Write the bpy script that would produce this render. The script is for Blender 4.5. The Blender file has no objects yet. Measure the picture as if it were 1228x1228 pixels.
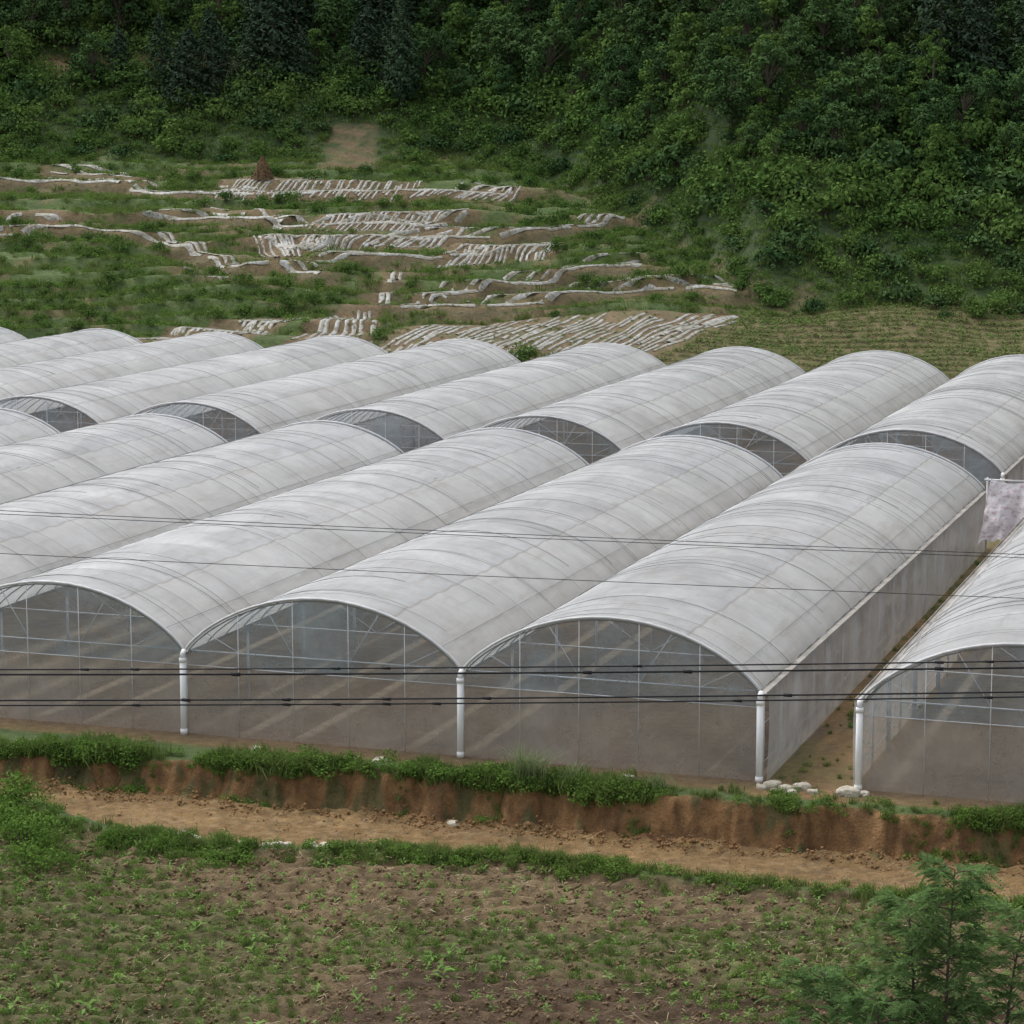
import bpy, math, bmesh
import numpy as np
from mathutils import Vector
R=np.random.default_rng(7)
scene=bpy.context.scene
W=8.0; HG=2.33; RISE=1.62
CX,CY,CZ,YAW,PIT=14.129,-60.938,16.318,-.3283,.1505
# ---------------------------------------------------------------- helpers
def link(o,parent=None):
    scene.collection.objects.link(o)
    if parent: o.parent=parent
    return o
def mkmesh(name,v,f,mats=(),midx=None,smooth=False):
    v=np.asarray(v,float); me=bpy.data.meshes.new(name)
    if isinstance(f,np.ndarray) and len(f):
        n,k=f.shape
        me.vertices.add(len(v)); me.vertices.foreach_set('co',v.ravel())
        me.loops.add(n*k); me.loops.foreach_set('vertex_index',f.ravel().astype(np.int32))
        me.polygons.add(n); me.polygons.foreach_set('loop_start',np.arange(0,n*k,k,dtype=np.int32))
        me.update(calc_edges=True)
    else: me.from_pydata(v.tolist(),[],[] if f is None else [list(map(int,q)) for q in f])
    for m in mats: me.materials.append(m)
    if midx is not None: me.polygons.foreach_set('material_index',np.asarray(midx,np.int32))
    if smooth: me.polygons.foreach_set('use_smooth',np.ones(len(me.polygons),bool))
    me.update(); return me
def obj(name,me,parent=None): return link(bpy.data.objects.new(name,me),parent)
def empty(name,loc=(0,0,0)):
    e=bpy.data.objects.new(name,None); e.location=loc; e.empty_display_size=.5; return link(e)
def hsh(ix,iy,s):
    a=np.sin(ix*127.1+iy*311.7+s*74.7)*43758.5453
    return a-np.floor(a)
def vn(x,y,s=0):
    ix=np.floor(x);iy=np.floor(y);fx=x-ix;fy=y-iy
    fx=fx*fx*(3-2*fx);fy=fy*fy*(3-2*fy)
    a=hsh(ix,iy,s);b=hsh(ix+1,iy,s);c=hsh(ix,iy+1,s);d=hsh(ix+1,iy+1,s)
    return (a*(1-fx)+b*fx)*(1-fy)+(c*(1-fx)+d*fx)*fy
def fbm(x,y,s=0,o=4):
    t=0;a=.5;n=0
    for i in range(o):
        t=t+a*vn(x*2**i+i*17.3,y*2**i+i*9.1,s+i);n+=a;a*=.5
    return t/n
def ss(a,b,x):
    t=np.clip((x-a)/(b-a),0,1);return t*t*(3-2*t)
def uv(x,y):
    dx=x-CX;dy=y-CY
    return dx*math.cos(YAW)-dy*math.sin(YAW), dx*math.sin(YAW)+dy*math.cos(YAW)
# ---------------------------------------------------------------- surveyed terrace lines (world metres)
S1=[(-103,126),(-95.7,128.2),(-92.1,130.2),(-87.1,131.1),(-80.5,128.8),(-76.6,130.2),(-71.5,130.5),(-67.3,132.6),(-62.7,134.2),(-58.2,135.7),(-53.6,138.0)]
S2=[(-94.6,134.7),(-90.3,134.2),(-86.4,133.6)]
S3=[(-78.0,119.3),(-74.3,120.5),(-69.0,120.0),(-63.9,119.5),(-60.1,122.1),(-55.8,123.6),(-53.6,126.9)]
S4=[(-87.2,108.4),(-81.8,111.5),(-77.4,112.4),(-72.1,111.7),(-68.0,109.0),(-63.1,105.5),(-60.0,106.0),(-56.3,104.0)]
S4b=[(-90.3,116.1),(-87.0,118.2),(-83.9,117.3)]
S5=[(-65.3,113.4),(-61.6,111.1),(-59.5,114.0),(-56.5,116.5),(-52.8,119.2),(-48.9,121.5),(-45.7,123.8),(-44.2,127.5),(-42.0,131.5)]
S6=[(-74.4,123.9),(-70.3,122.9),(-66.6,120.9)]
S7=[(-58.5,108.5),(-54.8,110.6),(-51.5,112.3),(-49.6,115.8),(-46.9,117.3),(-44.6,120.5)]
S8=[(-48.3,98.8),(-47.0,101.8),(-44.5,105.1),(-41.8,107.9),(-39.4,111.9),(-35.9,114.8)]
S9=[(-47.5,99.9),(-43.5,100.4),(-39.6,103.0),(-36.5,106.6),(-33.8,109.6),(-29.8,110.4),(-27.6,110.1)]
S10=[(-50.3,99.4),(-51.1,103.7),(-52.0,107.6)]
S12=[(-26.9,106.1),(-28.7,99.6),(-28.8,96.1)]
S13=[(-66.5,103.0),(-62.0,103.2)]
P1=[(-61.5,84.3),(-54.8,86.2),(-58.1,90.7),(-53.5,94.6)]
P2=[(-51.6,86.8),(-45.9,87.0),(-52.0,98.3),(-49.9,99.0)]
P3=[(-45.5,85.9),(-28.5,92.9),(-45.9,97.2),(-26.9,106.1)]
P4=[(-75.9,128.6),(-61.9,133.8),(-77.5,134.4),(-63.2,140.0)]
P5=[(-63.0,119.2),(-55.5,121.7),(-64.2,125.3),(-56.5,127.3)]
P6=[(-61.6,111.1),(-52.3,117.9),(-62.2,115.7),(-52.8,122.0)]
P7=[(-49.8,111.2),(-43.1,115.7),(-51.2,117.6),(-45.4,120.8)]
P8=[(-82.9,110.5),(-81.0,111.2),(-85.6,116.7),(-84.2,117.8)]
P9=[(-60.6,134.2),(-53.5,136.6),(-60.9,137.0),(-54.0,139.3)]
P10=[(-62.9,109.6),(-60.1,109.9),(-65.9,113.9),(-63.0,114.3)]
P12=[(-73.1,142.9),(-68.1,143.8),(-76.1,153.7),(-72.2,154.2)]
GF=[(-28.5,88.9),(-2.2,92.4),(-26.0,107.2),(-4.6,115.1)]
LINES=[S1,S2,S3,S4,S4b,S5,S6,S7,S8,S9]
ALL=LINES+[S10,S12,S13]
PATH=[(-106,155.8),(-101.2,157.3),(-90.6,160.9)]
def linedist(x,y,lines):
    best=np.full(x.shape,1e9);sg=np.ones(x.shape)
    for L in lines:
        for (ax,ay),(bx,by) in zip(L[:-1],L[1:]):
            dx=bx-ax;dy=by-ay;t=np.clip(((x-ax)*dx+(y-ay)*dy)/(dx*dx+dy*dy),0,1)
            px=ax+t*dx;py=ay+t*dy;d=np.hypot(x-px,y-py)
            s=np.sign((x-px)*math.sin(YAW)+(y-py)*math.cos(YAW))
            m=d<best;best=np.where(m,d,best);sg=np.where(m,s,sg)
    return best,sg
def inquad(x,y,Q,pad=0.):
    P=np.array([Q[0],Q[1],Q[3],Q[2]],float);c=P.mean(0)
    if pad: P=c+(P-c)*(1+pad/np.linalg.norm(P-c,axis=1)[:,None])
    m=np.ones(x.shape,bool)
    for i in range(4):
        a=P[i];b=P[(i+1)%4]
        m&=((b[0]-a[0])*(y-a[1])-(b[1]-a[1])*(x-a[0]))>=0
    return m
def yb(x): # top of the earth bank
    return np.interp(x,[-40,-19.8,-14,-7.8,-4,1.2,6.8,20],[-5,-3.4,-2.8,-2.15,-2.1,-1.9,-1.65,-1.2])+(vn(x*1.3,x*0+3,5)-.5)*.45+(vn(x*5,x*0+1,6)-.5)*.22
def yl(x): # lower side of dirt road
    return np.interp(x,[-60,-30,-19,-17.3,-14.3,-11.4,-7.2,-3,1,7.3,20],[-14,-8,-5.2,-5.4,-6.9,-6.7,-5.6,-5.4,-5.5,-5.35,-5.6])+(vn(x*.9,x*0+8,9)-.5)*.35+(vn(x*3.3,x*0+8,19)-.5)*.25
def vbf(s): return np.interp(s,[-.3,-.02,.01,.05,.095,.3],[228,226,220,200,174,172])
def H(x,y):
    x=np.asarray(x,float);y=np.asarray(y,float)
    u,v=uv(x,y);s=u/np.maximum(v,60)
    b=yb(x);l=yl(x)
    low=-1.0+.22*ss(-8,-18,x)
    z=np.zeros(x.shape)
    z=z+.10*ss(-1.0,-1.6,y)*ss(b-.1,b+.4,y)*vn(x*2,y*2,3)
    t=ss(b+.03,b-.5,y)
    z=z*(1-t)+low*t
    bm=np.exp(-((y-(b-.33))/.33)**2)
    z=z+bm*((fbm(x*2.2,y*2.2,21,5)-.5)*.6+(fbm(x*9,y*5,22,3)-.5)*.32)
    z=z+.14*np.exp(-((y-(b-.75))/.22)**2)*fbm(x*3,y*5,24,4)
    rm=ss(b-.5,b-.9,y)*ss(l-.1,l+.3,y)
    z=z+rm*((fbm(x*.8,y*1.6,31)-.5)*.18+(fbm(x*5,y*6,33,4)-.5)*.09)
    z=z+.18*np.exp(-((y-(l-.45))/.4)**2)*(y<b)
    fm=ss(l-.3,l-1.1,y)
    c,sn=math.cos(.35),math.sin(.35)
    rr=(-x*sn+y*c)
    z=z+fm*(.05*np.sin(rr*2*math.pi/.62+2.*vn(x*.3,y*.3,4))+(fbm(x*4,y*4,41,4)-.5)*.22+(fbm(x*.5,y*.5,44,3)-.5)*.25)
    vb=vbf(s)
    hz=.17*np.maximum(v-148,0)+.36*np.maximum(v-vb,0)
    hz=np.where(v>360,hz-(.53)*(v-360),hz)
    hill=ss(79.5,84.5,y)
    hz=hz+(fbm(x*.12,y*.12,51,4)-.5)*1.3*ss(82,92,y)
    m=(y>82)&(v<245)
    if m.any():
        d,sg=linedist(x[m],y[m],LINES)
        hz[m]+=.42*np.exp(-d/3.2)*sg*np.minimum(d/.6,1)
    tt=(v+6*fbm(x*.05,y*.05,61,2)*2)/4.3
    fr=tt-np.floor(tt)
    hz=hz+(ss(0,.16,fr)-fr)*.7*ss(150,156,v)*ss(vb+2,vb-6,v)*(~inquad(x,y,GF,2.))*(~inquad(x,y,P3,2.))
    hz=np.where(v>200,hz+(fbm(x*.03,y*.03,71,3)-.5)*12*ss(vb+5,vb+60,v),hz)
    return z+hill*hz
# ---------------------------------------------------------------- materials
class N:
    def __init__(s,name):
        s.m=bpy.data.materials.new(name);s.m.use_nodes=True;s.t=s.m.node_tree;s.t.nodes.clear()
        s.out=s.n('ShaderNodeOutputMaterial')
    def n(s,ty,**k):
        nd=s.t.nodes.new(ty)
        for a,b in k.items():
            if a.startswith('i_'):
                key=a[2:];key=int(key) if key.isdigit() else key.replace('_',' ')
                s.set(nd.inputs[key],b)
            else: setattr(nd,a,b)
        return nd
    def set(s,sock,b):
        if isinstance(b,bpy.types.NodeSocket): s.t.links.new(b,sock)
        else: sock.default_value=b
    def noise(s,scale,detail=4,rough=.55,vec=None):
        nd=s.n('ShaderNodeTexNoise',i_Scale=scale,i_Detail=detail,i_Roughness=rough)
        if vec is None: vec=s.n('ShaderNodeNewGeometry').outputs['Position']
        s.t.links.new(vec,nd.inputs['Vector']);return nd.outputs[0]
    def mp(s,v,a,b,c=0.,d=1.):
        return s.n('ShaderNodeMapRange',i_0=v,i_1=a,i_2=b,i_3=c,i_4=d).outputs[0]
    def mix(s,f,a,b,bl='MIX'):
        nd=s.n('ShaderNodeMixRGB',blend_type=bl)
        s.set(nd.inputs[0],f);s.set(nd.inputs[1],a if isinstance(a,bpy.types.NodeSocket) else (*a,1));s.set(nd.inputs[2],b if isinstance(b,bpy.types.NodeSocket) else (*b,1))
        return nd.outputs[0]
    def grey(s,v): return s.n('ShaderNodeCombineColor',i_0=v,i_1=v,i_2=v).outputs[0]
    def math(s,op,a,b=0.,c=0.):
        return s.n('ShaderNodeMath',operation=op,i_0=a,i_1=b,i_2=c).outputs[0]
    def sh(s,f,a,b):
        nd=s.n('ShaderNodeMixShader');s.set(nd.inputs[0],f);s.t.links.new(a,nd.inputs[1]);s.t.links.new(b,nd.inputs[2]);return nd.outputs[0]
    def bump(s,h,st,d): return s.n('ShaderNodeBump',i_Height=h,i_Strength=st,i_Distance=d).outputs[0]
    def pr(s,col,rough=.7,normal=None,metal=0.):
        nd=s.n('ShaderNodeBsdfPrincipled');s.set(nd.inputs['Base Color'],col if isinstance(col,bpy.types.NodeSocket) else (*col,1))
        s.set(nd.inputs['Roughness'],rough);s.set(nd.inputs['Metallic'],metal)
        nd.inputs['Specular IOR Level'].default_value=.3
        if normal is not None:s.t.links.new(normal,nd.inputs['Normal'])
        return nd.outputs[0]
    def end(s,o): s.t.links.new(o,s.out.inputs[0]);return s.m
def simple(name,c,r=.6,metal=0.,var=.15,sc=3.):
    k=N(name);f=k.noise(sc);col=k.mix(k.mp(f,.3,.7),tuple(np.array(c)*(1-var)),tuple(np.minimum(1,np.array(c)*(1+var))))
    return k.end(k.pr(col,r,metal=metal))
def leafmat(name,c1,c2,tr=.3,lo=.75,hi=1.25):
    k=N(name);oi=k.n('ShaderNodeObjectInfo').outputs['Random'];isl=k.n('ShaderNodeNewGeometry').outputs['Random Per Island']
    a=k.math('MULTIPLY_ADD',oi,.75,k.math('MULTIPLY',isl,.25))
    col=k.mix(a,c1,c2)
    col=k.mix(k.mp(k.noise(.09,3),.35,.65,0,.5),col,(c2[0]*1.1,c2[1]*.95,c2[2]))
    col=k.mix(1.,col,k.grey(k.mp(isl,0,1,lo,hi)),'MULTIPLY')
    d=k.n('ShaderNodeBsdfDiffuse',i_0=col).outputs[0]
    if tr<=0: return k.end(d)
    t=k.n('ShaderNodeBsdfTranslucent',i_0=col).outputs[0]
    return k.end(k.sh(tr,d,t))
M={}
M['weed']=leafmat('weed_leaf',(.075,.15,.028),(.145,.25,.055))
M['sprout']=leafmat('sprout_leaf',(.11,.20,.05),(.19,.31,.09))
M['crop']=leafmat('crop_leaf',(.07,.13,.035),(.13,.20,.055),0)
M['palegrass']=leafmat('pale_grass',(.15,.22,.09),(.26,.33,.16))
M['grass']=leafmat('grass_blades',(.085,.145,.036),(.165,.23,.07))
M['shrub']=leafmat('shrub_leaf',(.045,.10,.027),(.125,.215,.055),.2)
M['tree']=leafmat('tree_leaf',(.028,.068,.029),(.078,.142,.048),0)
M['dark']=leafmat('conifer_leaf',(.034,.060,.040),(.052,.084,.048),0)  # raised and blue-greyed: distance haze painted into the leaf colour
M['cyp']=leafmat('cypress_leaf',(.045,.082,.048),(.068,.11,.058),0)
M['locust']=leafmat('locust_leaflet',(.10,.19,.065),(.18,.29,.105),.4)
M['bark']=simple('bark',(.10,.08,.06),.9,sc=8)
M['steel']=simple('galvanised_steel',(.60,.61,.62),.45,.1)
M['hoop']=simple('hoop_tube',(.30,.31,.32),.5,.2)
M['rope']=simple('press_rope',(.21,.215,.22),.8)
M['white']=simple('white_pvc_pipe',(.86,.87,.86),.4,var=.03)
M['gutter']=simple('gutter_metal',(.30,.28,.25),.6,.1,var=.35,sc=1.5)
M['cable']=simple('cable_rubber',(.02,.02,.022),.6)
M['concrete']=simple('concrete_pole',(.35,.34,.32),.85)
M['porcelain']=simple('porcelain',(.7,.7,.68),.3)
M['wire']=simple('bare_wire',(.35,.37,.36),.5)
M['stone']=simple('limestone',(.46,.42,.34),.9,var=.35,sc=6)
M['straw']=simple('straw',(.20,.13,.07),.95,var=.4,sc=5)
M['litter']=simple('dry_stalk',(.42,.34,.22),.9,var=.3,sc=9)
M['clod']=simple('soil_clod',(.175,.122,.066),.95,var=.3,sc=9)
M['rclod']=simple('earth_clod',(.245,.145,.066),.95,var=.25,sc=9)
M['red']=simple('red_cloth',(.6,.08,.04),.8)
def film(name,c,transp,transl,dirt=(.40,.35,.27),gl=.07,roof=True):
    k=N(name);pos=k.n('ShaderNodeNewGeometry').outputs['Position']
    n1=k.noise(.45,6,.68)
    mpn=k.n('ShaderNodeMapping',i_Vector=pos);mpn.inputs['Scale'].default_value=(3.,.30,1.5) if roof else (2.4,2.4,.35)
    n2=k.noise(1.,5,.65,mpn.outputs[0])
    mp2=k.n('ShaderNodeMapping',i_Vector=pos);mp2.inputs['Scale'].default_value=(.5,5.,.5)
    n3=k.noise(1.,4,.6,mp2.outputs[0])
    n4=k.noise(2.6,4,.7)
    col=k.mix(k.mp(n1,.3,.7),tuple(np.array(c)*.84),tuple(np.minimum(1,np.array(c)*1.1)))
    tf=k.mp(n1,.32,.68,min(.97,transp*1.3),transp*.7)
    if roof:
        at=k.n('ShaderNodeAttribute',attribute_name='fuv');sp=k.n('ShaderNodeSeparateXYZ',i_0=at.outputs['Vector'])
        U=sp.outputs[0];pan=sp.outputs[2]
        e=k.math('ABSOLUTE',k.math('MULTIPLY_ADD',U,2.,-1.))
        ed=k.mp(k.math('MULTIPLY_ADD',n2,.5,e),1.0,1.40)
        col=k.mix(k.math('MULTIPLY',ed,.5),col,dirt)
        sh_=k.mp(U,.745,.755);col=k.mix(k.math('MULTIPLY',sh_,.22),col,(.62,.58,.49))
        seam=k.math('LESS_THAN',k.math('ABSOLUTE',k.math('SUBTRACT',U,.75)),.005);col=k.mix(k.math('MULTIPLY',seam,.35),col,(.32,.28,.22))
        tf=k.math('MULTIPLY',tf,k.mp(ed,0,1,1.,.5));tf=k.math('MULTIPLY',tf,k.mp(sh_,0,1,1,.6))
        pv=k.mp(pan,0,1,.93,1.04)
        col=k.mix(1.,col,k.grey(pv),'MULTIPLY')
        col=k.mix(k.mp(n3,.5,.78,0,.35),col,tuple(np.array(c)*.70))
    col=k.mix(k.mp(n2,.54,.8,0,.42),col,dirt)
    col=k.mix(k.mp(n4,.60,.78,0,.3),col,dirt)
    bp=k.bump(k.math('ADD',k.math('MULTIPLY',n3,.7),k.math('MULTIPLY_ADD',n4,.4,n1)),.4,.07)
    d=k.n('ShaderNodeBsdfDiffuse',i_0=col);t=k.n('ShaderNodeBsdfTranslucent',i_0=col);g=k.n('ShaderNodeBsdfGlossy',i_Roughness=.3)
    for q in (d,t,g): k.t.links.new(bp,q.inputs['Normal'])
    tr=k.n('ShaderNodeBsdfTransparent').outputs[0]
    body=k.sh(transl,d.outputs[0],t.outputs[0]);body=k.sh(gl,body,g.outputs[0])
    return k.end(k.sh(tf,body,tr))
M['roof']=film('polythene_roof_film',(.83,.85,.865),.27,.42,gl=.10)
M['endfilm']=film('clear_end_film',(.38,.52,.64),.66,.35,gl=.24,roof=False,dirt=(.34,.41,.46))
M['net']=film('insect_net',(.48,.445,.40),.56,.4,gl=.02,roof=False,dirt=(.42,.35,.26))
M['side']=film('side_film',(.62,.62,.61),.42,.5,gl=.06,roof=False,dirt=(.48,.44,.37))
k=N('mulch_plastic');n=k.noise(1.2,5,.7);n2=k.noise(4.,4,.65)
col=k.mix(k.mp(n,.38,.60),(.43,.44,.43),(.25,.23,.18));col=k.mix(k.mp(n2,.50,.62),col,(.15,.14,.075))
M['mulch']=k.end(k.pr(col,.45,k.bump(n2,.4,.04)))
k=N('terrain_soil_and_grass');ca=k.n('ShaderNodeVertexColor',layer_name='Col').outputs[0]
n1=k.noise(.35,6,.65);n2=k.noise(3.,6,.7);n3=k.noise(20.,5,.75)
a=k.mp(n1,.3,.7,.80,1.2);b=k.mp(n2,.25,.75,.62,1.38);c=k.mp(n3,.25,.75,.6,1.4)
m=k.math('MULTIPLY',k.math('MULTIPLY',a,b),c)
col=k.mix(1.,ca,k.grey(m),'MULTIPLY')
h=k.math('ADD',k.math('MULTIPLY',n2,.14),k.math('MULTIPLY',n3,.04))
M['terrain']=k.end(k.pr(col,.95,k.bump(h,1.,1.)))
# ---------------------------------------------------------------- terrain
def st(a,b,s): return np.arange(a,b,s)
xs=np.concatenate([st(-400,-110,15),st(-110,-22,.5),st(-22,13,.09),st(13,60,1.),st(60,420,20)])
ys=np.concatenate([st(-120,-20,4),st(-20,-6,.075),st(-6,-1,.055),st(-1,80,1.),st(80,215,.5),st(215,330,2),st(330,720,20)])
X,Y=np.meshgrid(xs,ys);x=X.ravel();y=Y.ravel();z=H(x,y)
nx,ny=len(xs),len(ys)
i=np.arange(nx*ny).reshape(ny,nx)
F=np.stack([i[:-1,:-1].ravel(),i[:-1,1:].ravel(),i[1:,1:].ravel(),i[1:,:-1].ravel()],1)
me=mkmesh('terrain',np.stack([x,y,z],1),F,[M['terrain']],smooth=True)
u,v=uv(x,y);s=u/np.maximum(v,60)
col=np.zeros((len(x),3))
def lay(mask,c):
    global col
    col=col*(1-mask[:,None])+np.array(c)[None,:]*mask[:,None]
f1=fbm(x*.25,y*.25,81);f2=fbm(x*1.2,y*1.2,82);f3=fbm(x*5,y*5,83,3)
lay(np.ones(len(x)),(.075,.118,.038))
lay(ss(.35,.65,f2)*.6,(.11,.145,.05))
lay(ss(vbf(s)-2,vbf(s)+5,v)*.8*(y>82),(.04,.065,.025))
b=yb(x);l=yl(x)
gh=ss(-1.1,-.7,y)*(y<82)*(x>-120)*(x<24)
lay(gh*1.,(.17,.125,.085));lay(gh*ss(.4,.6,f1)*.6,(.11,.095,.07));lay(gh*ss(.5,.65,f2)*.5,(.24,.19,.13))
bedp=np.abs(((x/1.6+.5)%1)-.5)*1.6
lay(gh*ss(.20,.12,bedp)*(y>.8)*(y<38)*.8*ss(.42,.58,vn(x*.35,x*0,17)+.25*(f1-.5)),(.38,.31,.22))
gap=(x>0)*(x<2.52)*(y>-1.5)*(y<80)
lay(gap*ss(.25,.45,f2)*.9,(.25,.16,.07));lay(gap*ss(.58,.68,f1)*.5,(.10,.12,.045));lay(gap*ss(.6,.3,np.abs(x-1.3))*.5,(.17,.11,.05))
lay(ss(-1.6,-.8,y)*ss(.2,-.2,y)*.8*(x<12),(.25,.155,.075))
bank=ss(b+.12,b-.05,y)*ss(b-.95,b-.7,y)
fb=fbm(x*6,y*6,98,4)
lay(bank,(.25,.138,.060));lay(bank*ss(.42,.6,fb)*.8,(.15,.085,.042));lay(bank*ss(.5,.7,fbm(x*1.2,y*3,92))*.7,(.33,.195,.088))
lay(bank*ss(.53,.63,fbm(x*1.7,y*1.5,97)+.2*(fb-.5))*.75,(.10,.11,.045))
road=ss(b-.6,b-.95,y)*ss(l-.15,l+.1,y)
lay(road,(.245,.155,.066));lay(road*ss(.4,.7,f2)*.7,(.195,.122,.054));lay(road*ss(.5,.65,fbm(x*.4,y*1.4,93))*.5,(.30,.20,.093))
lay(road*ss(.56,.68,f3)*.5,(.145,.095,.047));lay(road*ss(.6,.66,fb)*.4,(.35,.26,.15))
fld=ss(l-.4,l-.9,y)
lay(fld,(.152,.108,.056));lay(fld*ss(.4,.7,f2)*.5,(.19,.137,.074));lay(fld*ss(.52,.7,f3)*.6,(.24,.175,.10));lay(fld*ss(.45,.3,f3)*.55,(.085,.06,.034))
wl=ss(.52,.66,f1+ss(-3,-10,x)*.24*ss(-10,-15,y)+ss(-8,-14,x)*.10)*fld
lay(wl*.5,(.09,.12,.04))
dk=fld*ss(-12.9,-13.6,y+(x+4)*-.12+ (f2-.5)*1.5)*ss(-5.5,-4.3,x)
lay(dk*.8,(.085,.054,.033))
hl=(y>82)
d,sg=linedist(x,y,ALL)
soil=hl*ss(2.6,.8,d+ (f2-.5)*3.5)*(v<240)
lay(soil*.85,(.185,.13,.075))
lay(hl*ss(.54,.64,f1)*ss(.3,.5,f2)*(v<vbf(s)+2)*.7,(.18,.14,.075))
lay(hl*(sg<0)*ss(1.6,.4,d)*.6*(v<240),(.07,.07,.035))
for Q in (P1,P2,P3,P4,P5,P6,P7,P8,P9,P10):
    lay(hl*inquad(x,y,Q,1.)*(.5+.4*ss(.3,.6,f2)),(.19,.132,.08))
lay(inquad(x,y,P12,.5)*ss(.25,.5,f2)*.8*(.7+.3*np.sin(y*3.5)),(.20,.13,.08))
lay(inquad(x,y,GF,1.)*.9,(.145,.12,.055))
tp,_=linedist(x,y,[PATH])
lay(ss(2.5,1.,tp)*.9,(.2,.13,.07))
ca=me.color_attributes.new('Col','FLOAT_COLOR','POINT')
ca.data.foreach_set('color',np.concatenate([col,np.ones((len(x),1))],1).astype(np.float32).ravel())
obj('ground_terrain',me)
# ---------------------------------------------------------------- tubes
class TB:
    def __init__(s): s.v=[];s.f=[];s.n=0
    def tube(s,pts,r,k=5,cap=True):
        p=np.asarray(pts,float);n=len(p)
        t=np.gradient(p,axis=0) if n>2 else np.repeat((p[1]-p[0])[None],2,0)
        t/=np.linalg.norm(t,axis=1)[:,None]+1e-12
        up=np.where(np.abs(t[:,2:3])>.95,np.array([[1.,0,0]]),np.array([[0,0,1.]]))
        a=np.cross(t,up);a/=np.linalg.norm(a,axis=1)[:,None];b=np.cross(a,t)
        rr=np.broadcast_to(np.asarray(r,float),(n,))
        an=np.arange(k)*2*math.pi/k
        ring=p[:,None,:]+rr[:,None,None]*(np.cos(an)[None,:,None]*a[:,None,:]+np.sin(an)[None,:,None]*b[:,None,:])
        s.v.append(ring.reshape(-1,3))
        i=np.arange(n-1)[:,None]*k;j=np.arange(k)[None,:];j2=(j+1)%k
        q=np.stack([i+j,i+j2,i+k+j2,i+k+j],-1).reshape(-1,4)+s.n
        s.f+=q.tolist()
        if cap: s.f.append([s.n+x for x in range(k)][::-1]);s.f.append([s.n+(n-1)*k+x for x in range(k)])
        s.n+=n*k
    def box(s,lo,hi):
        x0,y0,z0=lo;x1,y1,z1=hi
        s.v.append(np.array([(x0,y0,z0),(x1,y0,z0),(x1,y1,z0),(x0,y1,z0),(x0,y0,z1),(x1,y0,z1),(x1,y1,z1),(x0,y1,z1)],float))
        for q in ((3,2,1,0),(4,5,6,7),(0,1,5,4),(1,2,6,5),(2,3,7,6),(3,0,4,7)): s.f.append([s.n+w for w in q])
        s.n+=8
    def mesh(s,name,mat,smooth=True): return mkmesh(name,np.concatenate(s.v),s.f,[mat],smooth=smooth)
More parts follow.
